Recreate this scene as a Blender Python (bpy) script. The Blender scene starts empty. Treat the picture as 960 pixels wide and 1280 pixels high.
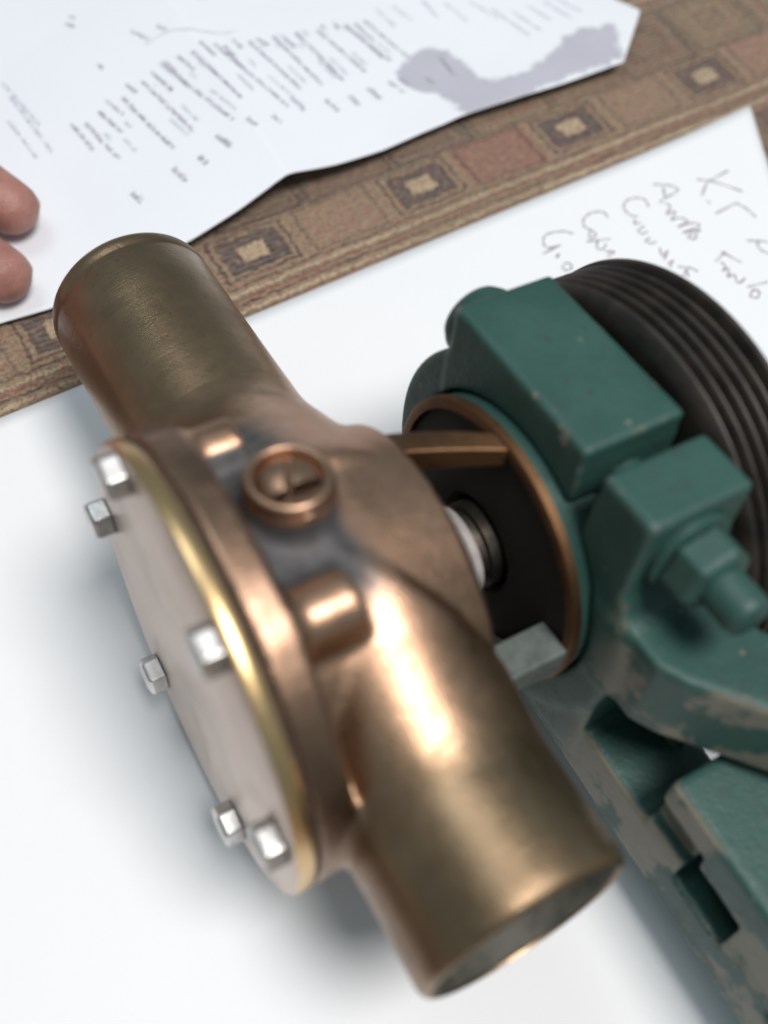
import bpy, bmesh, math, random
import numpy as np
from mathutils import Matrix, Vector

random.seed(7); np.random.seed(7)
scene = bpy.context.scene
MM = 0.001

# ------------------------------------------------------------------ camera
cam_data = bpy.data.cameras.new("camera"); cam = bpy.data.objects.new("camera", cam_data)
scene.collection.objects.link(cam); scene.camera = cam
cam_data.sensor_fit = 'HORIZONTAL'; cam_data.sensor_width = 36.0; cam_data.lens = 48.08
cam_data.clip_start = 0.01; cam_data.clip_end = 20.0
right = Vector((0.86976, -0.486039, 0.08535)); up = Vector((0.391013, 0.784293, 0.481656)); back = Vector((-0.301043, -0.385552, 0.872194))
m = Matrix((right, up, back)).transposed().to_4x4()
m.translation = Vector((-12.841, -53.507, 187.305)) * MM
cam.matrix_world = m
cam_data.dof.use_dof = True; cam_data.dof.focus_distance = 0.195; cam_data.dof.aperture_fstop = 12.5

# ------------------------------------------------------------------ light
world = bpy.data.worlds.new("World"); scene.world = world; world.use_nodes = True
bg = world.node_tree.nodes["Background"]; bg.inputs[0].default_value = (0.74, 0.91, 1.0, 1); bg.inputs[1].default_value = 0.26
def area_light(name, loc, target, size, power, color):
    l = bpy.data.lights.new(name, 'AREA'); l.shape = 'DISK'; l.size = size; l.energy = power; l.color = color
    o = bpy.data.objects.new(name, l); scene.collection.objects.link(o); o.location = loc
    o.rotation_euler = (Vector(target) - Vector(loc)).to_track_quat('-Z', 'Y').to_euler()
    return o
area_light("ceiling_lamp", (0.18, -0.31, 1.12), (0.04, 0.0, 0.0), 0.42, 12.2, (1.0, 0.96, 0.93))
area_light("second_light", (-0.12, 0.52, 1.15), (0.04, 0.0, 0.0), 0.5, 2.6, (0.90, 0.96, 1.0))  # weaker area light, added overhead for the fainter highlight along the port
vs = scene.view_settings
vs.view_transform = 'Standard'; vs.look = 'None'; vs.exposure = 0.0; vs.gamma = 1.0; vs.use_curve_mapping = False

# ------------------------------------------------------------------ helpers
def link(name, me, mat=None, parent=None):
    o = bpy.data.objects.new(name, me); scene.collection.objects.link(o)
    if mat is not None and me is not None and not me.materials: me.materials.append(mat)
    if parent is not None: o.parent = parent
    return o
def tag(o, label=None, category=None, kind=None, group=None):
    if label: o["label"] = label
    if category: o["category"] = category
    if kind: o["kind"] = kind
    if group: o["group"] = group
    return o
def mesh(name, verts, faces, smooth=True, scale=MM):
    me = bpy.data.meshes.new(name)
    me.from_pydata([tuple(float(c) * scale for c in v) for v in verts], [], [tuple(int(i) for i in f) for f in faces])
    if smooth: me.polygons.foreach_set("use_smooth", [True] * len(me.polygons))
    me.update(); return me
def sharp(o, ang=35):
    """smooth shading that keeps real edges crisp"""
    bm = bmesh.new(); bm.from_mesh(o.data); lim = math.radians(ang)
    bmesh.ops.recalc_face_normals(bm, faces=bm.faces)
    for e in bm.edges:
        if len(e.link_faces) == 2 and e.calc_face_angle(0) > lim: e.smooth = False
    for f in bm.faces: f.smooth = True
    bm.to_mesh(o.data); bm.free(); return o
def bevel(o, w, seg=2, ang=35):
    b = o.modifiers.new("bevel", 'BEVEL'); b.width = w * MM; b.segments = seg; b.limit_method = 'ANGLE'; b.angle_limit = math.radians(ang)
    return o
def basis(axis):
    a = Vector(axis).normalized(); t = Vector((0, 0, 1)) if abs(a.z) < 0.9 else Vector((0, 1, 0))
    u = a.cross(t).normalized(); return a, u, a.cross(u)
def lathe(name, prof, origin=(0, 0, 0), axis=(1, 0, 0), n=96, closed=False):
    """revolve (distance along axis, radius) pairs"""
    a, u, v = basis(axis); o = Vector(origin); vs_, fs = [], []
    for (t, r) in prof:
        for k in range(n):
            w = 2 * math.pi * k / n
            vs_.append(o + a * t + (u * math.cos(w) + v * math.sin(w)) * r)
    m_ = len(prof); rng = range(m_ if closed else m_ - 1)
    for i in rng:
        j = (i + 1) % m_
        for k in range(n):
            l = (k + 1) % n
            fs.append((i * n + k, i * n + l, j * n + l, j * n + k))
    if not closed:
        fs.append(tuple(range(n))); fs.append(tuple(range((m_ - 1) * n, m_ * n))[::-1])
    return mesh(name, vs_, fs)
def hexprism(name, origin, axis, across, t0, t1, cham=0.5, rot=0.0):
    a, u, v = basis(axis); o = Vector(origin); R = across / math.sqrt(3); vs_, fs = [], []
    for (t, r) in ((t0, R), (t1 - cham, R), (t1, R - cham * 1.4)):
        for k in range(6):
            w = rot + math.pi * k / 3
            vs_.append(o + a * t + (u * math.cos(w) + v * math.sin(w)) * r)
    for i in range(2):
        for k in range(6):
            l = (k + 1) % 6; fs.append((i * 6 + k, i * 6 + l, i * 6 + 6 + l, i * 6 + 6 + k))
    fs += [tuple(range(6))[::-1], tuple(range(12, 18))]
    return mesh(name, vs_, fs, smooth=False)

# ---- implicit surfaces (castings and skin): distance fields meshed with surface nets
def smin(a, b, k):
    h = np.clip(0.5 + 0.5 * (b - a) / k, 0, 1)
    return b * (1 - h) + a * h - k * h * (1 - h)
def smax(a, b, k): return -smin(-a, -b, k)
def s_box(P, lo, hi, r=0.0):
    c = (np.array(lo) + np.array(hi)) / 2.0; h = (np.array(hi) - np.array(lo)) / 2.0 - r
    q = np.abs(P - c) - h
    return np.linalg.norm(np.maximum(q, 0), axis=-1) + np.minimum(q.max(-1), 0) - r
def s_cyl(P, c, ax, r, t0, t1, rd=0.0):
    i = [0, 1, 2]; i.remove(ax)
    rad = np.hypot(P[..., i[0]] - c[0], P[..., i[1]] - c[1]) - (r - rd)
    ht = np.abs(P[..., ax] - (t0 + t1) / 2) - ((t1 - t0) / 2 - rd)
    return np.minimum(np.maximum(rad, ht), 0) + np.hypot(np.maximum(rad, 0), np.maximum(ht, 0)) - rd
def s_cap(P, a, b, ra, rb):
    a = np.array(a, float); b = np.array(b, float); d = b - a
    t = np.clip(((P - a) @ d) / (d @ d), 0, 1)
    return np.linalg.norm(P - a - t[..., None] * d, axis=-1) - (ra + (rb - ra) * t)
def s_poly(P, poly, z0, z1, r=0.0):
    X = P[..., 0]; Y = P[..., 1]; d = np.full(X.shape, 1e9); sgn = np.ones(X.shape)
    n = len(poly)
    for i in range(n):
        (ax, ay), (bx, by) = poly[i], poly[i - 1]
        ex, ey = bx - ax, by - ay; wx, wy = X - ax, Y - ay
        t = np.clip((wx * ex + wy * ey) / (ex * ex + ey * ey), 0, 1)
        d = np.minimum(d, np.hypot(wx - ex * t, wy - ey * t))
        c1 = Y >= ay; c2 = Y < by; c3 = ex * wy > ey * wx
        fl = (c1 & c2 & c3) | (~c1 & ~c2 & ~c3); sgn = np.where(fl, -sgn, sgn)
    q0 = d * sgn + r; q1 = np.abs(P[..., 2] - (z0 + z1) / 2) - (z1 - z0) / 2 + r
    return np.minimum(np.maximum(q0, q1), 0) + np.hypot(np.maximum(q0, 0), np.maximum(q1, 0)) - r
def field_mesh(name, f, lo, hi, h):
    lo = np.array(lo, float); n = np.ceil((np.array(hi) - lo) / h).astype(int) + 1
    ax = [lo[i] + h * np.arange(n[i]) for i in range(3)]
    F = np.empty(n)
    for i in range(n[0]):                                   # slab by slab keeps memory small
        g = np.stack(np.meshgrid(ax[0][i:i + 1], ax[1], ax[2], indexing='ij'), -1)
        F[i] = f(g)[0]
    S = F < 0
    c = np.zeros(n - 1, int)
    for dx in (0, 1):
        for dy in (0, 1):
            for dz in (0, 1): c += S[dx:n[0] - 1 + dx, dy:n[1] - 1 + dy, dz:n[2] - 1 + dz]
    act = np.argwhere((c > 0) & (c < 8)); idx = -np.ones(n - 1, int); idx[tuple(act.T)] = np.arange(len(act))
    pos = np.zeros((len(act), 3)); cnt = np.zeros(len(act))
    for a in range(3):
        b, d = [x for x in range(3) if x != a]
        for ob in (0, 1):
            for od in (0, 1):
                p0 = act.copy(); p0[:, b] += ob; p0[:, d] += od; p1 = p0.copy(); p1[:, a] += 1
                f0 = F[tuple(p0.T)]; f1 = F[tuple(p1.T)]; k = (f0 < 0) != (f1 < 0)
                t = np.where(k, f0 / np.where(f0 - f1 == 0, 1, f0 - f1), 0)
                q = p0.astype(float); q[:, a] += t
                pos[k] += q[k]; cnt[k] += 1
    V = lo + h * pos / cnt[:, None]
    e = 0.05
    for _ in range(3):
        v = f(V); G = np.stack([(f(V + np.eye(3)[i] * e) - f(V - np.eye(3)[i] * e)) / (2 * e) for i in range(3)], -1)
        st = -v[:, None] * G / np.maximum((G * G).sum(-1, keepdims=True), 0.2)
        V = V + np.clip(st, -0.4 * h, 0.4 * h)
    faces = []
    for a in range(3):
        b, d = (a + 1) % 3, (a + 2) % 3
        sl0 = [slice(1, n[i] - 1) for i in range(3)]; sl0[a] = slice(0, n[a] - 1)
        sl1 = list(sl0); sl1[a] = slice(1, n[a])
        A, B = S[tuple(sl0)], S[tuple(sl1)]
        w = np.argwhere(A != B); off = np.array([1, 1, 1]); off[a] = 0; w0 = w + off
        ins = A[tuple(w.T)]
        def cell(ob, od):
            q = w0.copy(); q[:, b] -= ob; q[:, d] -= od; return idx[tuple(q.T)]
        q = np.stack([cell(1, 1), cell(0, 1), cell(0, 0), cell(1, 0)], 1)
        q[~ins] = q[~ins][:, ::-1]; faces.append(q)
    Q = np.concatenate(faces)
    me = bpy.data.meshes.new(name)
    me.vertices.add(len(V)); me.vertices.foreach_set("co", (V * MM).ravel())
    me.loops.add(len(Q) * 4); me.loops.foreach_set("vertex_index", Q.ravel())
    me.polygons.add(len(Q)); me.polygons.foreach_set("loop_start", np.arange(0, len(Q) * 4, 4)); me.polygons.foreach_set("loop_total", np.full(len(Q), 4))
    me.polygons.foreach_set("use_smooth", np.ones(len(Q), bool))
    me.update(calc_edges=True); me.validate()
    return me

# ------------------------------------------------------------------ materials
class NT:
    def __init__(s, name):
        s.m = bpy.data.materials.new(name); s.m.use_nodes = True; s.t = s.m.node_tree
        s.b = s.t.nodes["Principled BSDF"]; s.co = s.n("ShaderNodeTexCoord").outputs["Object"]
    def n(s, kind, **kw):
        x = s.t.nodes.new(kind)
        for k, v in kw.items(): setattr(x, k, v)
        return x
    def set(s, sock, v):
        if hasattr(v, "node"): s.t.links.new(v, sock)
        else:
            if isinstance(v, (tuple, list)) and len(v) == 3 and sock.type == 'RGBA': v = (*v, 1)
            sock.default_value = v
    def math(s, op, a, b=0.0, c=0.0, clamp=False):
        x = s.n("ShaderNodeMath", operation=op, use_clamp=clamp)
        s.set(x.inputs[0], a); s.set(x.inputs[1], b); s.set(x.inputs[2], c); return x.outputs[0]
    def noise(s, scale, detail=4, rough=0.55, vec=None, dist=0.0):
        x = s.n("ShaderNodeTexNoise"); s.set(x.inputs["Vector"], vec if vec is not None else s.co)
        x.inputs["Scale"].default_value = scale; x.inputs["Detail"].default_value = detail; x.inputs["Roughness"].default_value = rough; x.inputs["Distortion"].default_value = dist
        return x.outputs["Fac"]
    def stretch(s, sx, sy, sz, rot=(0, 0, 0)):
        x = s.n("ShaderNodeMapping"); s.set(x.inputs["Vector"], s.co); x.inputs["Scale"].default_value = (sx, sy, sz); x.inputs["Rotation"].default_value = rot
        return x.outputs[0]
    def step(s, v, a, b):
        x = s.n("ShaderNodeMapRange", interpolation_type='SMOOTHSTEP'); s.set(x.inputs[0], v); x.inputs[1].default_value = a; x.inputs[2].default_value = b
        return x.outputs[0]
    def rng(s, v, a, b):
        x = s.n("ShaderNodeMapRange"); s.set(x.inputs[0], v); x.inputs[3].default_value = a; x.inputs[4].default_value = b
        return x.outputs[0]
    def mix(s, f, a, b):
        x = s.n("ShaderNodeMix", data_type='RGBA'); s.set(x.inputs["Factor"], f); s.set(x.inputs["A"], a); s.set(x.inputs["B"], b)
        return x.outputs["Result"]
    def bump(s, h, strength, dist):
        x = s.n("ShaderNodeBump"); s.set(x.inputs["Height"], h); x.inputs["Strength"].default_value = strength; x.inputs["Distance"].default_value = dist
        s.t.links.new(x.outputs[0], s.b.inputs["Normal"])
    def out(s, color, rough, metal=0.0, **kw):
        s.set(s.b.inputs["Base Color"], color); s.set(s.b.inputs["Roughness"], rough); s.set(s.b.inputs["Metallic"], metal)
        for k, v in kw.items(): s.set(s.b.inputs[k.replace("_", " ")], v)
        return s.m

def mat_bronze(name, base, dark, rough, casting=False):
    k = NT(name); big = k.noise(55, 5, 0.6); fine = k.noise(420, 4, 0.6); cast = k.noise(2200, 3, 0.65); pit = k.noise(700, 2, 0.5)
    col = k.mix(k.step(big, 0.35, 0.7), base, dark)
    metal = 1.0; rg = k.rng(fine, rough - 0.06, rough + 0.14); h = k.math('ADD', k.math('MULTIPLY', cast, 0.5), k.math('MULTIPLY', fine, 0.35))
    if casting:
        sx = k.n("ShaderNodeSeparateXYZ"); k.set(sx.inputs[0], k.co); X, Y, Z = sx.outputs
        rad = k.math('SQRT', k.math('ADD', k.math('MULTIPLY', Y, Y), k.math('MULTIPLY', Z, Z)))
        # the pipes take a dull olive brown, the body a redder bronze
        pipe_tone = k.step(k.math('ADD', k.math('ABSOLUTE', Y), k.math('MULTIPLY', k.math('SUBTRACT', big, 0.5), 0.020)), 0.012, 0.046)
        col = k.mix(pipe_tone, col, k.mix(k.step(big, 0.3, 0.7), (0.40, 0.285, 0.175), (0.29, 0.20, 0.12)))
        # rubbed and dirty blotches
        blot = k.step(k.noise(38, 5, 0.65, dist=0.8), 0.50, 0.66)
        col = k.mix(k.math('MULTIPLY', blot, 0.45), col, (0.17, 0.115, 0.075))
        rg = k.math('ADD', rg, k.math('MULTIPLY', blot, 0.12))
        turned = k.step(k.math('ABSOLUTE', Y), 0.0340, 0.0440)                     # lathe marks on the hose spigots
        marks = k.noise(500, 3, 0.6, vec=k.stretch(0.12, 5, 0.12))
        h = k.math('ADD', h, k.math('MULTIPLY', turned, k.math('MULTIPLY', marks, 0.8)))
        # blue-grey verdigris on the cast wall between the flange and the plug
        band = k.math('MULTIPLY', k.step(X, 0.0055, 0.0085), k.math('SUBTRACT', 1.0, k.step(k.math('ADD', X, k.math('MULTIPLY', big, 0.010)), 0.0230, 0.0290)))
        ang = k.math('SUBTRACT', 1.0, k.step(k.math('ABSOLUTE', k.math('SUBTRACT', Y, 0.0050)), 0.0165, 0.0225))
        low = k.math('SUBTRACT', 1.0, k.step(rad, 0.0312, 0.0322))
        f = k.math('MULTIPLY', k.math('MULTIPLY', band, ang), k.math('MULTIPLY', low, k.step(k.noise(160, 4), 0.12, 0.36)))
        f = k.math('MULTIPLY', f, 0.96)
        col = k.mix(f, col, k.mix(k.step(fine, 0.3, 0.7), (0.026, 0.034, 0.042), (0.062, 0.068, 0.072)))
        fl = k.math('MULTIPLY', k.math('SUBTRACT', 1.0, k.step(X, 0.0070, 0.0078)), k.step(k.noise(90, 4), 0.2, 0.6))   # tarnished flange edge
        col = k.mix(k.math('MULTIPLY', fl, 0.8), col, (0.19, 0.125, 0.09))
        metal = k.math('SUBTRACT', 1.0, f); rg = k.math('MAXIMUM', rg, k.math('MULTIPLY', f, 0.6))
    col = k.mix(k.math('MULTIPLY', k.step(pit, 0.64, 0.74), 0.35), col, tuple(c * 0.4 for c in dark))
    k.bump(k.math('SUBTRACT', h, k.math('MULTIPLY', k.step(pit, 0.64, 0.74), 0.25)), 0.24, 0.0005)
    return k.out(col, rg, metal)
M = {}
M['bronze'] = mat_bronze("cast_bronze", (0.60, 0.365, 0.245), (0.43, 0.255, 0.165), 0.30, casting=True)
M['orange'] = mat_bronze("raw_bronze", (0.23, 0.125, 0.065), (0.11, 0.06, 0.034), 0.5)
M['plug'] = mat_bronze("plug_bronze", (0.50, 0.32, 0.22), (0.34, 0.21, 0.14), 0.32)
def mat_cover():
    k = NT("cover_brass"); geo = k.n("ShaderNodeSeparateXYZ"); k.set(geo.inputs[0], k.n("ShaderNodeTexCoord").outputs["Normal"])
    face = k.step(k.math('ABSOLUTE', geo.outputs[0]), 0.6, 0.9)
    scr = k.noise(500, 4, 0.6, vec=k.stretch(1, 0.2, 3)); sm = k.noise(60, 4)
    col = k.mix(face, (0.70, 0.49, 0.25), k.mix(k.step(sm, 0.35, 0.7), (0.64, 0.54, 0.48), (0.50, 0.42, 0.37)))  # face greyer than the rim: the paper's reflection is put into its colour
    col = k.mix(k.math('MULTIPLY', k.step(k.noise(45, 5, 0.65, dist=1.0), 0.54, 0.70), k.math('MULTIPLY', face, 0.45)), col, (0.34, 0.27, 0.22))
    k.bump(scr, 0.06, 0.0004)
    return k.out(col, k.math('ADD', k.math('MULTIPLY', face, 0.10), k.rng(scr, 0.26, 0.38)), 1.0)
M['cover'] = mat_cover()
def mat_simple(name, c0, c1, rough, metal=0.0, scale=300, bump=0.1, **kw):
    k = NT(name); f = k.noise(scale, 5, 0.6); k.bump(k.noise(scale * 2.5, 3), bump, 0.0004)
    return k.out(k.mix(k.step(f, 0.3, 0.7), c0, c1), k.rng(f, rough - 0.06, rough + 0.1), metal, **kw)
M['steel'] = mat_simple("stainless_steel", (0.70, 0.69, 0.68), (0.46, 0.45, 0.44), 0.34, 1.0)
M['shaft'] = mat_simple("shaft_steel", (0.16, 0.14, 0.12), (0.07, 0.06, 0.05), 0.5, 1.0)
M['bore'] = mat_simple("bore_dark", (0.045, 0.045, 0.036), (0.09, 0.085, 0.065), 0.6)  # dark colour for the thin tube lining each port
M['gasket'] = mat_simple("gasket_paper", (0.10, 0.06, 0.04), (0.05, 0.03, 0.02), 0.8)
M['rubber'] = mat_simple("seal_rubber", (0.010, 0.008, 0.007), (0.018, 0.014, 0.011), 0.7)
M['nylon'] = mat_simple("nylon", (0.30, 0.27, 0.26), (0.42, 0.38, 0.37), 0.5)
M['web'] = mat_simple("web_grey", (0.13, 0.15, 0.135), (0.07, 0.085, 0.08), 0.5)  # plain grey-green colour of the wide lower strut
M['pulley'] = mat_simple("pulley_iron", (0.024, 0.021, 0.019), (0.050, 0.040, 0.032), 0.40, 0.3, scale=200)
M['ink'] = mat_simple("ballpoint_ink", (0.24, 0.20, 0.25), (0.36, 0.32, 0.37), 0.6)
M['print'] = mat_simple("printer_ink", (0.30, 0.28, 0.34), (0.48, 0.46, 0.52), 0.7, scale=900)
M['print_pale'] = mat_simple("pale_printer_ink", (0.56, 0.57, 0.63), (0.68, 0.70, 0.75), 0.7, scale=900)
def mat_paint(name, worn):
    k = NT(name); big = k.noise(70, 5, 0.6); fine = k.noise(380, 5, 0.65); grain = k.noise(1300, 3, 0.6)
    col = k.mix(k.step(big, 0.3, 0.7), (0.020, 0.068, 0.056), (0.032, 0.088, 0.074))
    col = k.mix(k.math('MULTIPLY', k.step(fine, 0.52, 0.72), 0.6), col, (0.030, 0.044, 0.038))      # oily dirt
    w = k.math('MULTIPLY', k.step(k.noise(240, 2), 0.70, 0.74), 0.6)
    if worn:
        geo = k.n("ShaderNodeNewGeometry")
        edge = k.step(k.math('ADD', geo.outputs["Pointiness"], k.math('MULTIPLY', k.math('SUBTRACT', fine, 0.5), 0.20)), 0.54, 0.585)
        edge = k.math('MULTIPLY', edge, k.step(k.noise(110, 4), 0.46, 0.60))
        sx = k.n("ShaderNodeSeparateXYZ"); k.set(sx.inputs[0], k.co)
        sn = k.n("ShaderNodeSeparateXYZ"); k.set(sn.inputs[0], k.n("ShaderNodeTexCoord").outputs["Normal"])
        arm = k.math('MULTIPLY', k.step(k.math('MULTIPLY', sx.outputs[1], -1.0), 0.024, 0.034), k.step(k.math('MULTIPLY', sn.outputs[0], -1.0), 0.25, 0.6))
        n2 = k.math('ADD', k.noise(62, 3, 0.5), k.math('MULTIPLY', k.math('SUBTRACT', fine, 0.5), 0.25))
        patch = k.math('MULTIPLY', k.step(n2, 0.48, 0.54), arm)
        w = k.math('MAXIMUM', w, k.math('MAXIMUM', k.math('MULTIPLY', edge, 0.9), k.math('MULTIPLY', patch, 0.85)))
    col = k.mix(w, col, k.mix(fine, (0.15, 0.135, 0.10), (0.27, 0.25, 0.20)))
    k.bump(k.math('SUBTRACT', k.math('ADD', k.math('MULTIPLY', fine, 0.8), grain), w), 0.28, 0.0006)
    return k.out(col, k.rng(fine, 0.38, 0.6), 0.0)
M['green_bolt'] = mat_paint("green_enamel_hardware", False)
M['green'] = mat_paint("green_enamel", True)
def mat_paper(name, c0, c1, stained=False):
    k = NT(name); f = k.noise(14, 5, 0.55); g = k.noise(900, 3)
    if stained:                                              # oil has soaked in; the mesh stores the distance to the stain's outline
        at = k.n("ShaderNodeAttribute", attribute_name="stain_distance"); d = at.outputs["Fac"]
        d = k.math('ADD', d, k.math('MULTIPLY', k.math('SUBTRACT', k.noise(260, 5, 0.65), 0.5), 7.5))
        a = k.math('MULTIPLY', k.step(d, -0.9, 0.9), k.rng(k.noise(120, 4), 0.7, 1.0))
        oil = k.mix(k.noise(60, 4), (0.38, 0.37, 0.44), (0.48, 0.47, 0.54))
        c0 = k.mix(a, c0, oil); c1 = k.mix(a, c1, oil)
    else:
        sm = k.step(k.noise(26, 5, 0.7, dist=0.6), 0.60, 0.78)
        c0 = k.mix(k.math('MULTIPLY', sm, 0.25), c0, (0.62, 0.62, 0.62))
    k.bump(k.math('ADD', k.math('MULTIPLY', g, 0.12), k.noise(22, 4)), 0.25, 0.0012)
    return k.out(k.mix(f, c0, c1), 0.75, 0.0)
M['paper'] = mat_paper("white_paper", (0.80, 0.81, 0.83), (0.86, 0.87, 0.88))
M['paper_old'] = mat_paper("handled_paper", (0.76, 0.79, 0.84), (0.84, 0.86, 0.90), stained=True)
def mat_skin():
    k = NT("skin"); f = k.noise(150, 5, 0.65)
    w = k.n("ShaderNodeTexVoronoi", feature='DISTANCE_TO_EDGE'); k.set(w.inputs["Vector"], k.co); w.inputs["Scale"].default_value = 900
    k.bump(k.math('ADD', w.outputs["Distance"], k.math('MULTIPLY', k.noise(1.0, 3, 0.6, vec=k.stretch(120, 380, 380, (0, 0, 0.9))), 1.2)), 0.35, 0.0006)
    return k.out(k.mix(k.step(f, 0.35, 0.65), (0.33, 0.150, 0.120), (0.42, 0.205, 0.165)), 0.5, 0.0, Subsurface_Weight=0.15, Subsurface_Radius=(0.004, 0.0015, 0.0008), Subsurface_Scale=1.0)
M['skin'] = mat_skin()
M['nail'] = mat_simple("nail", (0.55, 0.32, 0.27), (0.60, 0.38, 0.32), 0.3)
def mat_fabric():
    k = NT("woven_chenille"); th = k.noise(260, 3, 0.7)
    wob = k.math('MULTIPLY', k.math('SUBTRACT', k.noise(350, 3, 0.7), 0.5), 0.0028)
    sx = k.n("ShaderNodeSeparateXYZ"); k.set(sx.inputs[0], k.stretch(1, 1, 1, (0, 0, math.radians(-2.6))))
    X = k.math('ADD', sx.outputs[0], wob); Y = k.math('ADD', sx.outputs[1], wob)
    def cell(v, off, per):                                   # local coordinate -0.5..0.5 and index
        q = k.math('DIVIDE', k.math('SUBTRACT', v, off), per); fl = k.math('ROUND', q)
        return k.math('SUBTRACT', q, fl), fl
    PX, PY = 0.0243, 0.0480
    # two kinds of rows inside one vertical repeat: a narrow one (18.5 mm) and a tall one (29 mm)
    def row(y_off, half, px, x_off, hx):
        v, j = cell(Y, y_off, PY); u, i = cell(X, x_off, px)
        ay = k.math('MULTIPLY', k.math('ABSOLUTE', v), PY); ax = k.math('MULTIPLY', k.math('ABSOLUTE', u), px)
        d = k.math('MAXIMUM', k.math('DIVIDE', ax, hx), k.math('DIVIDE', ay, half))   # 1 at the frame's outer edge
        par = k.math('ABSOLUTE', k.math('MODULO', k.math('ADD', i, j), 2.0))
        inrow = k.math('LESS_THAN', ay, half * 1.12)
        return d, par, inrow, i, j
    def ramp(v, stops):
        x = k.n("ShaderNodeValToRGB"); x.color_ramp.interpolation = 'CONSTANT'; k.set(x.inputs[0], v)
        e = x.color_ramp.elements
        while len(e) < len(stops): e.new(0.5)
        for a, (p, c) in zip(e, stops): a.position = p; a.color = (*c, 1)
        return x.outputs[0]
    TAN = (0.34, 0.235, 0.140); PALE = (0.58, 0.44, 0.28); DK = (0.034, 0.022, 0.018); RED = (0.30, 0.070, 0.055); OL = (0.215, 0.165, 0.090); NAVY = (0.065, 0.056, 0.058); RUST = (0.36, 0.20, 0.135)
    d1, p1, r1, i1, j1 = row(0.1039, 0.0066, PX, 0.0637, 0.0098)
    A1 = ramp(k.math('MULTIPLY', d1, 0.8), [(0, PALE), (0.30, DK), (0.36, NAVY), (0.58, DK), (0.66, TAN), (0.76, DK), (0.83, TAN)])
    B1 = ramp(k.math('MULTIPLY', d1, 0.8), [(0, RUST), (0.36, TAN), (0.50, RUST), (0.70, TAN), (0.80, DK), (0.88, TAN)])
    def dye(i, j, c, cols):                                  # every woven square has its own shade
        cb = k.n("ShaderNodeCombineXYZ"); k.set(cb.inputs[0], i); k.set(cb.inputs[1], j)
        wn = k.n("ShaderNodeTexWhiteNoise", noise_dimensions='2D'); k.set(wn.inputs["Vector"], cb.outputs[0])
        x = ramp(wn.outputs["Value"], [(q / len(cols), cc) for q, cc in enumerate(cols)])
        return k.mix(0.42, c, x)
    CHAR = (0.060, 0.052, 0.046); CREAM = (0.56, 0.45, 0.31)
    B1 = dye(i1, j1, B1, [RUST, CREAM, OL, RED, TAN])
    c1 = k.mix(k.math('GREATER_THAN', p1, 0.5), A1, B1)
    d2, p2, r2, i2, j2 = row(0.1225, 0.0102, PX * 1.08, 0.2275, 0.0118)
    A2 = ramp(k.math('MULTIPLY', d2, 0.8), [(0, OL), (0.14, TAN), (0.24, DK), (0.30, TAN), (0.55, OL), (0.70, TAN), (0.76, DK), (0.84, OL)])
    B2 = ramp(k.math('MULTIPLY', d2, 0.8), [(0, TAN), (0.30, OL), (0.46, RED), (0.52, TAN), (0.78, DK), (0.84, OL)])
    c2 = dye(i2, j2, k.mix(k.math('GREATER_THAN', p2, 0.5), A2, B2), [OL, TAN, CHAR, CREAM, OL])
    u3, _ = cell(Y, 0.0915, 0.0050)
    stripes = ramp(k.math('ADD', u3, 0.5), [(0, TAN), (0.22, DK), (0.34, TAN), (0.50, RED), (0.60, OL), (0.80, PALE)])
    col = k.mix(r1, k.mix(r2, stripes, c2), c1)
    # cells differ from one another as the yarn lots change
    lot = k.noise(18, 2); col = k.mix(k.math('MULTIPLY', k.step(lot, 0.35, 0.7), 0.35), col, OL)
    # yarn: slubs of other colours, thread rows and shadowed gaps
    yarn = k.noise(1.0, 4, 0.75, vec=k.stretch(420, 1300, 1)); yarn2 = k.noise(1.0, 3, 0.7, vec=k.stretch(1500, 460, 1))
    col = k.mix(k.math('MULTIPLY', k.step(yarn, 0.50, 0.64), 0.50), col, PALE)
    col = k.mix(k.math('MULTIPLY', k.step(yarn2, 0.51, 0.60), 0.6), col, RED)
    col = k.mix(k.math('MULTIPLY', k.step(k.noise(1.0, 3, 0.7, vec=k.stretch(1000, 1000, 1)), 0.52, 0.64), 0.65), col, DK)
    wave = k.n("ShaderNodeTexWave", bands_direction='Y'); k.set(wave.inputs["Vector"], k.co); wave.inputs["Scale"].default_value = 210; wave.inputs["Distortion"].default_value = 3
    k.bump(k.math('ADD', k.math('MULTIPLY', wave.outputs["Fac"], 0.5), k.math('ADD', yarn, yarn2)), 0.7, 0.0012)
    return k.out(col, 0.9, 0.0, Sheen_Weight=0.25, Sheen_Roughness=0.5)
M['fabric'] = mat_fabric()

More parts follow.
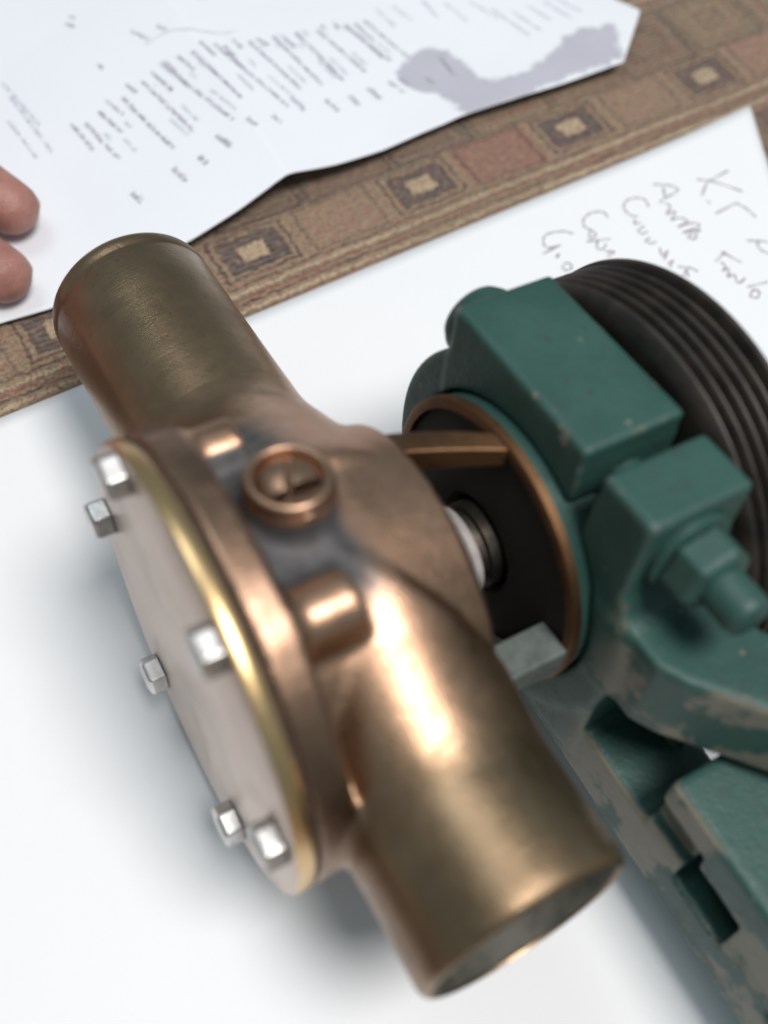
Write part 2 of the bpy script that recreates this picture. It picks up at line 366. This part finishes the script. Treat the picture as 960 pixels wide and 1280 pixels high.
# measured outlines on the table plane, mm
HW = [[[174.6,79.4],[178.2,76.9],[183.3,70.7]],[[184.5,78.4],[177.0,77.6]],[[176.7,77.6],[172.1,74.1]],[[172.3,72.1],[172.6,70.9]],[[179.0,68.4],[180.2,65.9],[180.8,62.0]],[[171.6,67.5],[179.3,68.2]],[[173.3,56.6],[175.7,55.5],[178.2,53.9]],[[175.7,55.5],[174.7,52.7],[176.3,50.2]],[[162.6,82.9],[166.2,81.0],[167.5,78.4],[162.3,77.5],[160.1,76.8]],[[164.7,81.3],[162.6,77.6]],[[161.4,76.3],[162.1,74.5],[159.5,72.8],[162.1,72.6],[159.4,70.5],[161.5,70.5],[163.2,68.5],[159.5,67.9],[164.1,67.4],[164.8,65.7],[159.4,65.8],[164.4,64.7],[159.9,64.1],[161.0,62.7],[162.5,63.9]],[[161.2,54.4],[165.7,55.9]],[[164.8,56.4],[167.3,51.3]],[[162.4,53.8],[162.7,52.0],[161.1,51.2],[162.9,50.9],[161.0,49.0],[163.0,49.0],[162.2,46.5],[164.9,46.8],[162.6,46.1]],[[163.6,44.3],[169.4,43.4]],[[164.7,43.1],[162.4,41.8],[163.8,40.5],[165.5,42.1],[164.3,42.9]],[[156.6,76.8],[157.3,79.1],[155.4,80.9],[152.2,80.9],[150.3,78.9],[150.5,76.4],[152.0,75.2]],[[150.9,74.8],[149.6,73.5],[151.5,73.2]],[[151.6,71.7],[149.2,71.3],[149.5,69.8],[151.2,70.0]],[[150.7,67.9],[148.8,67.6],[149.8,66.2],[151.2,66.3]],[[150.9,64.1],[149.8,61.9],[152.1,62.4],[149.5,60.5]],[[149.5,58.9],[151.4,59.3],[149.3,57.8]],[[151.3,57.1],[154.0,55.4],[155.0,53.6]],[[150.5,53.9],[152.8,55.5],[151.6,53.2]],[[144.6,78.1],[144.5,80.3],[141.7,81.3],[138.5,80.4],[137.2,78.2],[137.9,76.5]],[[136.9,75.6],[138.2,76.3],[138.2,74.5],[136.3,74.2],[136.9,75.6]],[[134.8,73.7],[140.9,71.9]],[[137.7,72.9],[136.0,70.9],[137.1,69.8],[138.9,71.0]],[[137.2,68.8],[139.3,68.0],[136.9,67.3]],[[133.1,77.3],[131.2,79.1],[127.2,80.0],[124.9,78.7],[124.4,76.2],[128.0,75.5]],[[128.0,75.5],[122.3,74.9]],[[124.7,72.8],[126.1,73.2],[124.7,72.3]],[[124.9,69.7],[126.5,69.9],[126.5,68.1],[124.5,68.1],[124.4,69.5]]]
PR = [[34.0,160.3,35.6,149.5],[37.2,158.9,40.2,142.9],[41.7,160.9,44.1,151.2],[44.9,163.6,46.8,156.3],[48.8,162.7,53.0,139.5],[51.5,166.5,52.8,161.8],[55.5,165.6,59.6,142.1],[59.0,167.4,60.9,157.5],[62.2,169.4,69.6,140.0],[63.5,169.4,64.8,157.5],[67.1,169.1,68.8,161.5],[70.8,168.4,74.6,145.9],[74.0,170.5,75.6,163.8],[77.4,169.0,85.1,140.5],[79.8,168.0,80.2,157.6],[83.2,170.1,83.9,165.4],[87.1,168.5,91.4,146.0],[89.8,169.1,91.9,164.7],[94.5,168.9,97.8,145.8],[96.9,168.8,98.3,162.0],[101.2,168.8,104.2,146.5],[103.6,168.8,104.5,165.7],[107.5,168.0,112.0,147.5],[109.7,169.9,110.1,167.0],[113.6,170.1,113.6,166.4],[116.3,168.1,119.7,151.2],[119.3,167.8,120.9,157.9],[38.3,131.9,40.0,126.1],[50.1,134.0,51.3,128.3],[57.0,134.0,57.8,129.9],[63.7,137.9,65.1,132.7],[72.4,138.8,73.5,135.2],[79.4,138.2,80.8,135.2],[87.3,143.7,88.7,137.3],[95.8,140.8,97.1,135.3],[102.7,140.4,103.3,135.9],[109.5,141.7,110.2,136.3],[23.8,182.4,26.9,163.4],[23.9,176.6,26.4,153.6],[20.5,168.5,22.6,153.0],[46.6,196.0,48.1,192.7],[48.4,197.9,49.6,196.5],[60.4,184.0,63.2,178.5],[67.0,182.1,68.7,179.3],[47.9,176.7,48.6,174.3],[115.9,168.1,121.3,149.4],[122.4,168.1,126.6,149.1],[109.0,141.9,110.4,136.4],[116.1,142.6,118.1,137.4],[119.5,143.7,121.5,138.5],[126.8,140.6,127.5,137.8],[134.8,147.0,134.5,138.0],[133.3,170.6,135.5,162.8],[142.4,169.7,143.1,161.0],[159.3,158.6,163.4,143.1],[155.0,164.5,158.8,154.6],[164.2,155.2,167.1,144.2],[128.0,171.4,129.6,162.5],[148.0,166.0,150.2,156.7],[169.6,155.8,172.5,146.2],[175.2,154.9,178.1,143.8],[179.2,154.7,182.8,144.7]]
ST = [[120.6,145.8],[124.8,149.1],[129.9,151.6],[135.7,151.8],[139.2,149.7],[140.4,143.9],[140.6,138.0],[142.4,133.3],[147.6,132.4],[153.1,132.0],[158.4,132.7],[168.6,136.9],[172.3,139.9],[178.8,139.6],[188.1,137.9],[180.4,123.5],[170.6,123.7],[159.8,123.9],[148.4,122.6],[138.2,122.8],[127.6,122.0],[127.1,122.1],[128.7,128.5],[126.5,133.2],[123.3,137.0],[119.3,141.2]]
UP = [[-22.9,110.2],[-2.1,108.9],[9.1,108.4],[26.6,110.0],[46.8,112.4],[59.3,114.7],[70.3,117.4],[76.3,118.5],[87.7,118.9],[102.0,119.7],[115.1,121.7],[126.9,123.1],[145.7,122.8],[163.9,122.4],[180.2,122.5]]
RT = [[199.2,139.9],[195.0,148.3],[192.9,172.9]]
EL = [[87.8,191.5],[87.1,190.5],[85.9,189.8],[84.4,189.5],[82.8,189.6],[81.2,190.1],[79.8,191.0],[78.8,192.2],[78.3,193.5],[78.3,194.7],[78.8,195.9],[79.8,196.8],[81.1,197.3],[82.7,197.4],[84.3,197.1],[85.8,196.4],[87.0,195.3],[87.8,194.1],[88.1,192.8],[87.8,191.5]]

# ------------------------------------------------------------------ setting: the woven cloth everything lies on
def hcloth(x, y): return -0.9 + 0.35 * math.sin(x * 0.031 + 1.0) * math.cos(y * 0.04) + 0.2 * math.sin(x * 0.11 + y * 0.07)
nx, ny = 120, 110; vs_, fs = [], []
for j in range(ny + 1):
    for i in range(nx + 1):
        x = -420 + 1300 * i / nx; y = -420 + 1200 * j / ny
        vs_.append((x, y, hcloth(x, y)))
for j in range(ny):
    for i in range(nx):
        a = j * (nx + 1) + i; fs.append((a, a + 1, a + nx + 2, a + nx + 1))
cloth = link("tablecloth", mesh("tablecloth", vs_, fs), M['fabric'])
tag(cloth, "woven tablecloth with rows of brown, red and tan squares", kind="structure")

# ------------------------------------------------------------------ papers
def h_low(x, y):
    e = max(0.0, (x - 150) / 50.0); t = max(0.0, (y - 50) / 40.0)
    return 0.35 + 0.25 * math.sin(x * 0.035) * math.sin(y * 0.05 + 1) + 1.6 * e * e * t
def h_up(x, y):
    crease = math.exp(-abs(x - 73.5 - 0.02 * (y - 121)) / 18.0)
    lift = 1.0 / (1 + math.exp(-(x - 112) / 12.0)) * math.exp(-max(0.0, y - 123) / 35.0)
    return 0.6 + 3.0 * crease + 3.4 * max(0.0, 1 - abs(x - 73.5) / 48.0) + 0.5 * abs(math.sin(x * 0.043 + y * 0.021)) + 0.6 * abs(math.sin(y * 0.035 - x * 0.012)) + 2.6 * lift + 0.45 * math.sin(x * 0.05 + y * 0.03) + 0.3 * math.sin(y * 0.09 - x * 0.06)
def sheet_from_grid(name, rows, h, mat):
    ny_, nx_ = len(rows), len(rows[0]); vs_, fs = [], []
    for r in rows:
        for (x, y) in r: vs_.append((x, y, h(x, y)))
    for j in range(ny_ - 1):
        for i in range(nx_ - 1):
            a = j * nx_ + i; fs.append((a, a + 1, a + nx_ + 1, a + nx_))
    o = link(name, mesh(name, vs_, fs), mat)
    s = o.modifiers.new("thickness", 'SOLIDIFY'); s.thickness = 0.11 * MM; s.offset = -1
    return o
def lerp(a, b, t): return (a[0] + (b[0] - a[0]) * t, a[1] + (b[1] - a[1]) * t)
TL, TR, BL, BR = (-64.0, 83.0), (205.0, 95.2), (-58.0, -120.0), (112.0, -108.0)
rows = []
for j in range(61):
    t = j / 60.0; l = lerp(BL, TL, t)
    r = lerp(BR, TR, t)
    rows.append([lerp(l, r, i / 90.0) for i in range(91)])
note = sheet_from_grid("handwritten_note", rows, h_low, M['paper'])
tag(note, "plain white sheet with a handwritten list, lying under the bronze pump", "paper")

def resample(pl, n):
    d = [0.0]
    for a, b in zip(pl, pl[1:]): d.append(d[-1] + math.dist(a, b))
    out = []; k = 0
    for i in range(n):
        s = d[-1] * i / (n - 1)
        while k < len(pl) - 2 and d[k + 1] < s: k += 1
        out.append(lerp(pl[k], pl[k + 1], (s - d[k]) / max(1e-6, d[k + 1] - d[k])))
    return out
bot = resample(UP, 201)
top_r = (215.0, 300.0)
side = [UP[-1]] + [tuple(p) for p in RT] + [top_r]
side = resample(side, 131); rows = []
for j in range(131):
    t = j / 130.0; sl = lerp(UP[0], (-14.0, 300.0), t); row_ = []
    for i in range(201):
        u = i / 200.0
        b = bot[i]; base = lerp(UP[0], UP[-1], u); off = ((b[0] - base[0]) * (1 - t) ** 2, (b[1] - base[1]) * (1 - t) ** 2)
        q = lerp(sl, side[j], u); row_.append((q[0] + off[0], q[1] + off[1]))
    rows.append(row_)
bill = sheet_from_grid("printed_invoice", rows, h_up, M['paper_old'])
tag(bill, "creased printed page with grey oil stain, beyond the pump at the top", "paper")

# ink: thin strokes lying on the sheets
def catmull(p, n=6):
    if len(p) < 3: return [lerp(p[0], p[-1], i / 4.0) for i in range(5)]
    q = [p[0]] + list(p) + [p[-1]]; out = []
    for i in range(1, len(q) - 2):
        for k in range(n):
            t = k / n; c = []
            for a in range(2):
                p0, p1, p2, p3 = q[i - 1][a], q[i][a], q[i + 1][a], q[i + 2][a]
                c.append(0.5 * (2 * p1 + (p2 - p0) * t + (2 * p0 - 5 * p1 + 4 * p2 - p3) * t * t + (3 * p1 - p0 - 3 * p2 + p3) * t ** 3))
            out.append(tuple(c))
    out.append(tuple(p[-1])); return out
def ribbon(V, F, pts, w, h, lift=0.10):
    n0 = len(V)
    for i, p in enumerate(pts):
        a = pts[max(0, i - 1)]; b = pts[min(len(pts) - 1, i + 1)]
        dx, dy = b[0] - a[0], b[1] - a[1]; L = math.hypot(dx, dy) or 1
        ww = w * (0.8 + 0.3 * math.sin(i * 1.3 + n0)) / 2
        for s in (1, -1):
            x, y = p[0] - dy / L * ww * s, p[1] + dx / L * ww * s
            V.append((x, y, h(x, y) + lift))
        if i: a_ = n0 + 2 * i; F.append((a_ - 2, a_ - 1, a_ + 1, a_))
V, F = [], []
for st in HW: ribbon(V, F, catmull(st), 0.5, h_low)
link("handwriting", mesh("handwriting", V, F, smooth=False), M['ink'], note)
def print_run(V, F, x0, y0, x1, y1, size, rnd):
    L = math.hypot(x1 - x0, y1 - y0); ux, uy = (x1 - x0) / L, (y1 - y0) / L; s = 0.0
    while s < L:
        word = rnd.randint(4, 11)
        for _ in range(word):                                # each glyph: a stem and a bar or bowl
            w = size * rnd.uniform(0.45, 0.7)
            if s + w > L: break
            def at(a, b): return (x0 + ux * a - uy * b, y0 + uy * a + ux * b)
            hgt = size * rnd.choice((0.75, 0.75, 1.0, 1.05))
            ribbon(V, F, [at(s, 0), at(s, hgt)], 0.24 * size, h_up, 0.14)
            yb = rnd.choice((0.05, 0.4, 0.7)) * size
            ribbon(V, F, [at(s, yb), at(s + w * 0.7, yb)], 0.2 * size, h_up, 0.15)
            if rnd.random() < 0.6: ribbon(V, F, [at(s + w * 0.65, 0), at(s + w * 0.65, size * 0.7)], 0.2 * size, h_up, 0.145)
            s += w * 1.15
        s += size * 0.45
rnd = random.Random(3)
V, F, V2, F2 = [], [], [], []
for i, (a, b, c, d) in enumerate(PR):
    pale = i >= len(PR) - 10 or i in (37, 38, 39)
    print_run(V2 if pale else V, F2 if pale else F, a, b, c, d, 1.7 if 26 < i < 37 else 1.3, rnd)
link("printed_text", mesh("printed_text", V, F, smooth=False), M['print'], bill)
for i in range(26):                                          # faint second column between the lines
    a, b, c, d = PR[i]; mx, my = (a + c) / 2 + 4 + rnd.uniform(-2, 2), (b + d) / 2 - 1.5
    print_run(V2, F2, mx, my, mx + (c - a) * 0.35, my + (d - b) * 0.35, 1.2, rnd)
ribbon(V2, F2, [tuple(p) for p in EL], 0.55, h_up, 0.13)
ribbon(V2, F2, catmull([(62, 178), (69, 179), (75, 176), (82, 173.5), (86, 174)]), 0.5, h_up, 0.13)
link("faint_print", mesh("faint_print", V2, F2, smooth=False), M['print_pale'], bill)
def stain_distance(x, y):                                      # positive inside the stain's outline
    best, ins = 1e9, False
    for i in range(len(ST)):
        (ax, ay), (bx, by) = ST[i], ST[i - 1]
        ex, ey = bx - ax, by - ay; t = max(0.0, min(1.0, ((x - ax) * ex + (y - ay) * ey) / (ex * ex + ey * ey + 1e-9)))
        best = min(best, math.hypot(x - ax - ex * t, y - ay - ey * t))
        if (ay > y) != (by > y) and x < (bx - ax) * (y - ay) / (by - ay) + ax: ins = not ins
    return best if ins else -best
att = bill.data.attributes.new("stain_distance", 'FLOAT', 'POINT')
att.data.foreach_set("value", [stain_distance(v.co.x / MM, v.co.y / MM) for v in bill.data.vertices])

# ------------------------------------------------------------------ the pump (built in its own frame, mm: x along the shaft, y along the ports)
pump = bpy.data.objects.new("water_pump", None); scene.collection.objects.link(pump)
W = Matrix(((0.997622, -0.009501, 0.068268), (0.0, 0.990454, 0.137845), (-0.068926, -0.137517, 0.988098))).to_4x4()
W.translation = Vector((0, 0, 43.3)) * MM
pump.matrix_world = W
pump.empty_display_size = 0.02
tag(pump, "bronze raw-water pump with green clamp bracket and black pulley on white paper", "pump")

PORT_X, PORT_R = 21.0, 15.75
BOLT_A = [59 + 60 * k for k in range(6)]
def f_body(P):
    x, y, z = P[..., 0], P[..., 1], P[..., 2]
    rad = np.hypot(y, z)
    cone = smax((rad - (28.5 - 0.20 * (x - 18))) * 0.98, np.abs(x - 26.5) - 9.2, 0.5)
    d = smin(s_cyl(P, (0, 0), 0, 28.5, 2, 18.6, 0.2), cone, 0.6)
    ay = np.abs(y)
    ZT = ((0, 6, 34, 60), (13.8, 13.4, 0.0, 0.0))
    zc = sum(np.interp(np.abs(ay + o_), *ZT) for o_ in (-4, -3, -2, -1, 0, 1, 2, 3, 4)) / 9.0
    st = (np.hypot(x - 21.0, np.maximum(np.abs(z) - zc, 0)) - 15.77) * 0.9
    slant = np.where(y < 0, np.maximum(4.2, 5.5 + 1.0 * (x - 17)), 4.2)      # the lower pipe's root ends in a slanting knuckle
    st = smax(st, (slant - ay) * 0.75, 2.5)
    st = smax(st, ay - 38.2, 0.12)
    d = smin(d, st, 0.9)
    d = smin(d, s_cyl(P, (0, 0), 0, 35.0, 1.7, 7.2, 0.7), 1.6)
    for a in BOLT_A:
        c = (29.5 * math.cos(math.radians(a)), 29.5 * math.sin(math.radians(a)))
        d = smin(d, s_cyl(P, c, 0, 4.6, 3, 16.2 if a == 119 else 14.6, 0.8), 2.2)
    pd = np.array([0, math.cos(math.radians(88.2)), math.sin(math.radians(88.2))])
    rel = P - np.array([15.2, 0, 0]); al = rel @ pd; pr = np.linalg.norm(rel - al[..., None] * pd, axis=-1)
    d = smin(d, np.maximum(pr - 6.1, np.abs(al - 28.5) - 4.2), 2.2)
    d = smax(d, -(np.maximum(np.hypot(x - PORT_X, z) - 14.3, 20 - ay)), 0.4)
    return d
body = link("body", field_mesh("body", f_body, (0.5, -41, -37), (41, 41, 37), 0.72), M['bronze'], pump)

gasket = link("gasket", lathe("gasket", [(1.15, 20), (1.15, 34.7), (1.65, 34.7), (1.65, 20)], closed=True), M['gasket'], pump)
cov = link("cover_plate", lathe("cover_plate", [(-1.7, 0.01), (-1.7, 34.4), (-1.55, 34.8), (-1.2, 35.0), (0.7, 35.0), (1.0, 34.8), (1.12, 34.4), (1.12, 0.01)], n=160), M['cover'], pump)
sharp(cov)
tag(cov, "flat brass cover plate facing left")
for i, a in enumerate(BOLT_A):
    c = (0, 30.2 * math.cos(math.radians(a)) + 0.9, 30.2 * math.sin(math.radians(a)) + 1.2)
    bo = link("cover_bolt", hexprism("cover_bolt", c, (-1, 0, 0), 6.0, 1.72, 4.9, 0.45, rot=0.785 + (i % 3 - 1) * 0.09), M['steel'], cov)
    bevel(bo, 0.25)

def hose_port(sgn, y_end):
    s0 = 36.9; e = abs(y_end); r = PORT_R; g = 0.16 if sgn > 0 else 0.0
    prof = [(s0, 14.4), (s0, r + 0.05), (s0 + 1.0, r + 0.05)]
    prof += [(s0 + (e - 4.8 - s0) * t, r - 0.05 * math.sin(t * 3.1)) for t in (0.25, 0.5, 0.75)]
    prof += [(e - 4.4, r), (e - 4.0, r - g), (e - 3.5, r - g), (e - 3.1, r), (e - 1.6, r), (e - 0.8, r - 0.2), (e - 0.25, r - 0.6), (e, r - 1.1), (e, 14.5), (e - 0.5, 14.3), (s0 + 1, 14.3)]
    o = link("hose_port", lathe("hose_port", prof, (PORT_X, 0, 0), (0, sgn, 0), 128, closed=True), M['bronze'], pump)
    li = link("bore", lathe("bore", [(s0 - 16, 14.0), (e - 0.7, 14.0), (e - 0.35, 14.22), (s0 - 16, 14.22)], (PORT_X, 0, 0), (0, sgn, 0), 96, closed=True), M['bore'], o)
    return sharp(o, 40)
hose_port(-1, 54.6); hose_port(1, 78.6)

# plug with a screwdriver slot, in its raised ring
pd = Vector((0, math.cos(math.radians(88.2)), math.sin(math.radians(88.2)))); po = Vector((15.2, 0, 0))
ring = link("plug_ring", lathe("plug_ring", [(30.5, 4.5), (33.7, 4.5), (34.1, 4.7), (34.3, 5.1), (34.1, 5.6), (33.5, 5.9), (30.5, 6.0)], po, pd, 64, closed=True), M['plug'], pump)
def f_plug(P):
    rel = P - np.array(po); al = rel @ np.array(pd); pr = np.linalg.norm(rel - al[..., None] * np.array(pd), axis=-1)
    dome = np.linalg.norm(np.stack([pr, (al - 32.4) * 1.75], -1), axis=-1) - 4.35
    dome = smax(dome, 31 - al, 0.2)
    sd = np.array(pd.cross(Vector((1, 0, 0)))); sd = np.cos(0.5) * sd + np.sin(0.5) * np.array([1.0, 0, 0])
    nrm = np.cross(np.array(pd), sd)
    return smax(dome, -np.maximum(np.abs(rel @ nrm) - 0.48, 33.2 - al), 0.25)
plug = link("plug_screw", field_mesh("plug_screw", f_plug, (10, -1, 29), (21, 11, 36), 0.22), M['plug'], pump)
tag(plug, "slotted plug screw on top of the body")

# bearing housing behind the body: open cage, ring, shaft
cage = link("bearing_housing", lathe("bearing_housing", [(50.7, 15), (50.7, 24.2), (71.8, 24.2), (71.8, 15)], closed=True), M['green_bolt'], pump); sharp(cage)
lip = link("housing_lip", lathe("housing_lip", [(49.2, 22.9), (49.2, 24.2), (49.5, 24.7), (50.9, 24.7), (51.1, 24.3), (51.1, 22.9)], closed=True, n=128), M['orange'], cage); sharp(lip)
seal = link("shaft_seal", lathe("shaft_seal", [(49.6, 8.0), (48.8, 9.0), (48.8, 14.5), (49.9, 22.5), (50.25, 22.5), (50.25, 8.0)], closed=True), M['rubber'], pump); sharp(seal)
shaft = link("shaft", lathe("shaft", [(34, 6.5), (47, 6.5), (47.2, 7.4), (71, 7.4), (71.2, 8.6), (89.5, 8.6), (90.0, 8.0)], n=64), M['shaft'], pump); sharp(shaft)
slinger = link("slinger_ring", lathe("slinger_ring", [(43.2, 6.6), (43.2, 7.8), (43.6, 8.2), (44.8, 8.2), (45.2, 7.8), (45.2, 6.6)], n=64, closed=True), M['nylon'], pump); sharp(slinger)
def wedge(name, a0, a1, b0, b1, x0, x1, r0, r1, mat, n=10):
    """curved bar of the cage: angles a0..a1 at x0, b0..b1 at x1"""
    V, F = [], []
    for i in range(n + 1):
        t = i / n
        for k in range(n + 1):
            s = k / n; x = x0 + (x1 - x0) * s; A = math.radians((a0 + (a1 - a0) * t) * (1 - s) + (b0 + (b1 - b0) * t) * s)
            for r in (r0, r1): V.append((x, r * math.cos(A), r * math.sin(A)))
    def id_(i, k, q): return (i * (n + 1) + k) * 2 + q
    for i in range(n):
        for k in range(n):
            F.append((id_(i, k, 1), id_(i + 1, k, 1), id_(i + 1, k + 1, 1), id_(i, k + 1, 1)))
            F.append((id_(i, k, 0), id_(i, k + 1, 0), id_(i + 1, k + 1, 0), id_(i + 1, k, 0)))
    for k in range(n):
        F.append((id_(0, k, 0), id_(0, k, 1), id_(0, k + 1, 1), id_(0, k + 1, 0)))
        F.append((id_(n, k, 0), id_(n, k + 1, 0), id_(n, k + 1, 1), id_(n, k, 1)))
    for i in range(n):
        F.append((id_(i, 0, 0), id_(i + 1, 0, 0), id_(i + 1, 0, 1), id_(i, 0, 1)))
        F.append((id_(i, n, 0), id_(i, n, 1), id_(i + 1, n, 1), id_(i + 1, n, 0)))
    o = link(name, mesh(name, V, F), mat, cage); return bevel(sharp(o), 0.4)
wedge("strut", 62, 77, 85, 94, 35.3, 49.4, 20.5, 24.4, M['orange'])
wedge("strut", 176, 240, 176, 240, 35.3, 49.4, 18.0, 24.4, M['web'])
wedge("strut", 300, 330, 300, 330, 35.3, 49.4, 20.5, 24.4, M['orange'])

# green clamp bracket with its slotted arm
def f_bracket(P):
    x = P[..., 0]
    d = s_cyl(P, (0, 0), 0, 31.2, 53.2, 70.8, 1.0)
    d = smin(d, s_box(P, (53, -12.2, 8), (71, 20.8, 32.4), 0.9), 0.8)
    d = smin(d, s_box(P, (53, -26.6, 2), (71, -16.0, 32.2), 0.9), 0.8)
    d = smin(d, s_box(P, (53.2, -30, -28), (71, -14, 11.0), 1.2), 2.0)
    d = smin(d, s_poly(P, [(53.4, -22), (53.4, -36), (55.5, -40), (62.8, -48.6), (74, -62), (88, -62), (88, -56), (74, -42), (71.0, -38), (71.0, -22)], -4.0, 12.0, 1.0), 2.0)
    Q = P.copy(); Q[..., 2] = P[..., 2] - 0.085 * (P[..., 1] + 12)          # the arm slopes slightly down
    d = smin(d, s_box(Q, (54, -112, -30.5), (71, -12, -18.0), 1.0), 1.2)
    d = smin(d, s_box(Q, (54.2, -112, -26), (71, -46.5, -3.5), 1.4), 1.0)
    d = smin(d, s_box(P, (66.5, -40, -26), (70.6, -24, 4), 1.0), 1.0)  # back plate added behind the opening to keep it dark
    d = smin(d, s_box(P, (56, -4, -38.0), (69, 12, -24), 1.5), 3.0)
    d = smax(d, -s_box(Q, (48, -67, -21.0), (67, -55.4, -12.0), 1.0), 0.5)
    d = smax(d, -s_box(Q, (48, -57, -16.5), (57.0, -45, -9.0), 0.8), 0.5)
    d = smax(d, -s_box(Q, (48, -90, -21.0), (67, -78, -12.0), 1.0), 0.5)
    d = smax(d, -s_box(P, (48, -16.0, 18), (78, -12.2, 45), 0.2), 0.4)
    d = smax(d, -s_cyl(P, (0, 0), 0, 24.7, 48, 78, 0.2), 0.6)
    return d
brk = link("clamp_bracket", field_mesh("clamp_bracket", f_bracket, (51.5, -114, -43), (90, 34, 34.5), 0.75), M['green'], pump)
tag(brk, "chipped green painted clamp bracket with slotted arm")
BX, BZ = 61.8, 23.6
hd = link("clamp_bolt", lathe("clamp_bolt", [(0.1, 6.4), (2.2, 6.4), (3.6, 5.7), (4.6, 4.2), (5.0, 2.2), (5.1, 0.05)], (BX - 1.5, 20.8, BZ + 1.2), (0, 1, 0), 40), M['green_bolt'], brk); sharp(hd, 50)
wa = link("washer", lathe("washer", [(0.05, 6.8), (1.2, 6.8), (1.4, 6.5), (1.4, 3.7), (0.05, 3.7)], (BX, -26.6, BZ), (0, -1, 0), 48, closed=True), M['green_bolt'], brk); sharp(wa)
nut = link("clamp_nut", hexprism("clamp_nut", (BX, -26.6, BZ), (0, -1, 0), 10.4, 1.4, 7.2, 0.9, rot=0.25), M['green_bolt'], brk); bevel(nut, 0.5)
stud = link("stud", lathe("stud", [(-14, 3.5), (7.8, 3.5), (12.0, 3.55), (13.0, 3.4), (13.6, 2.8)], (BX, -26.6, BZ), (0, -1, 0), 40), M['green_bolt'], brk); sharp(stud, 60)

# grooved pulley
prof = [(72.4, 8.7), (72.4, 32.5), (72.7, 34.6), (73.2, 35.6)]
pitch, x0 = 2.35, 73.6
for i in range(5):
    b = x0 + pitch * i
    prof += [(b, 36.1), (b + 0.3, 36.2), (b + 0.6, 35.8), (b + 1.25, 33.0), (b + 1.5, 33.0), (b + 2.15, 35.7)]
b = x0 + pitch * 5
prof += [(b + 0.1, 36.5), (b + 0.9, 36.6), (b + 1.3, 36.1), (b + 1.3, 32), (b - 1.0, 30), (b - 1.0, 8.7)]
pul = link("pulley", lathe("pulley", prof, n=200, closed=True), M['pulley'], pump); sharp(pul, 50)
tag(pul, "black multi-groove belt pulley")

# ------------------------------------------------------------------ hand at the left, two fingertips resting on the printed page
def chain(P, pts, k=2.5):
    d = None
    for (a, ra), (b, rb) in zip(pts, pts[1:]):
        c = s_cap(P, a, b, ra, rb); d = c if d is None else smin(d, c, k)
    return d
FING = {
    'index': [((11.0, 134.0, 8.1), 6.2), ((2.2, 148.3, 11.8), 7.0), ((-11.7, 165.9, 25.2), 7.8), ((-32.7, 185.2, 28.6), 9.1)],
    'middle': [((2.6, 115.9, 7.9), 6.3), ((-6.6, 129.8, 11.8), 7.1), ((-24.3, 145.8, 26.0), 7.9), ((-48.6, 169.3, 29.4), 9.2)],
    'ring': [((-23.4, 106.3, 7.9), 6.0), ((-30.2, 119.7, 11.8), 6.7), ((-43.6, 133.2, 24.4), 7.6), ((-63.8, 155.8, 28.6), 8.8)],
    'little': [((-44.4, 105.4, 7.2), 5.2), ((-50.3, 115.5, 10.9), 5.8), ((-60.4, 126.4, 21.0), 6.6), ((-77.2, 145.8, 26.0), 8.1)],
    'thumb': [((-13.4, 202.9, 8.8), 7.1), ((-31.8, 213.0, 12.6), 8.1), ((-57.0, 214.6, 20.2), 9.7), ((-80.6, 202.9, 25.2), 11.8)],
}
def f_hand(P):
    d = None
    for pts in FING.values():
        c = chain(P, pts); d = c if d is None else smin(d, c, 1.2)
    wr = (-122.6, 224.7, 26.9)
    for n_ in ('index', 'middle', 'ring', 'little'):
        d = smin(d, s_cap(P, FING[n_][-1][0], (-112.5, 214.6, 26.0), FING[n_][-1][1] + 1, 14), 5.0)
    d = smin(d, s_cap(P, FING['thumb'][-1][0], wr, 12.5, 17), 6.5)
    d = smin(d, s_cap(P, wr, (-194.0, 281.8, 35.3), 19, 26), 7.5)
    return d
hand = link("hand", field_mesh("hand", f_hand, (-221.7, 95.4, -2), (28.6, 312.1, 65.5), 1.6), M['skin'])
tag(hand, "hand at the left edge, two fingertips resting on the printed page", "hand")
for n_ in ('index', 'middle', 'ring', 'little', 'thumb'):
    (a, ra), (b, rb) = FING[n_][0], FING[n_][1]
    a, b = Vector(a), Vector(b); ax = (a - b).normalized(); sd = ax.cross(Vector((0, 0, 1))).normalized(); upv = sd.cross(ax)
    upv, sd = upv * -0.45 - sd * 0.89, sd * -0.45 + upv * 0.89                # the nails face away, towards the far left
    V, F = [], []
    for i in range(7):
        for j in range(7):
            u, v = i / 6 * 2 - 1, j / 6
            w_ = 0.72 * (1 - 0.35 * max(0, v - 0.7) / 0.3 * abs(u)) * u
            V.append(a + ax * (-4.2 + 8.0 * v - 1.0 * u * u * v) + sd * (ra * math.sin(w_)) + upv * (ra * math.cos(w_) * (1.02 if v < 0.6 else 1.02 - 0.25 * (v - 0.6)) + 0.15))
    for i in range(6):
        for j in range(6): q = i * 7 + j; F.append((q, q + 7, q + 8, q + 1))
    nl = link("fingernail", mesh("fingernail", V, F), M['nail'], hand)
    s = nl.modifiers.new("thickness", 'SOLIDIFY'); s.thickness = 0.5 * MM
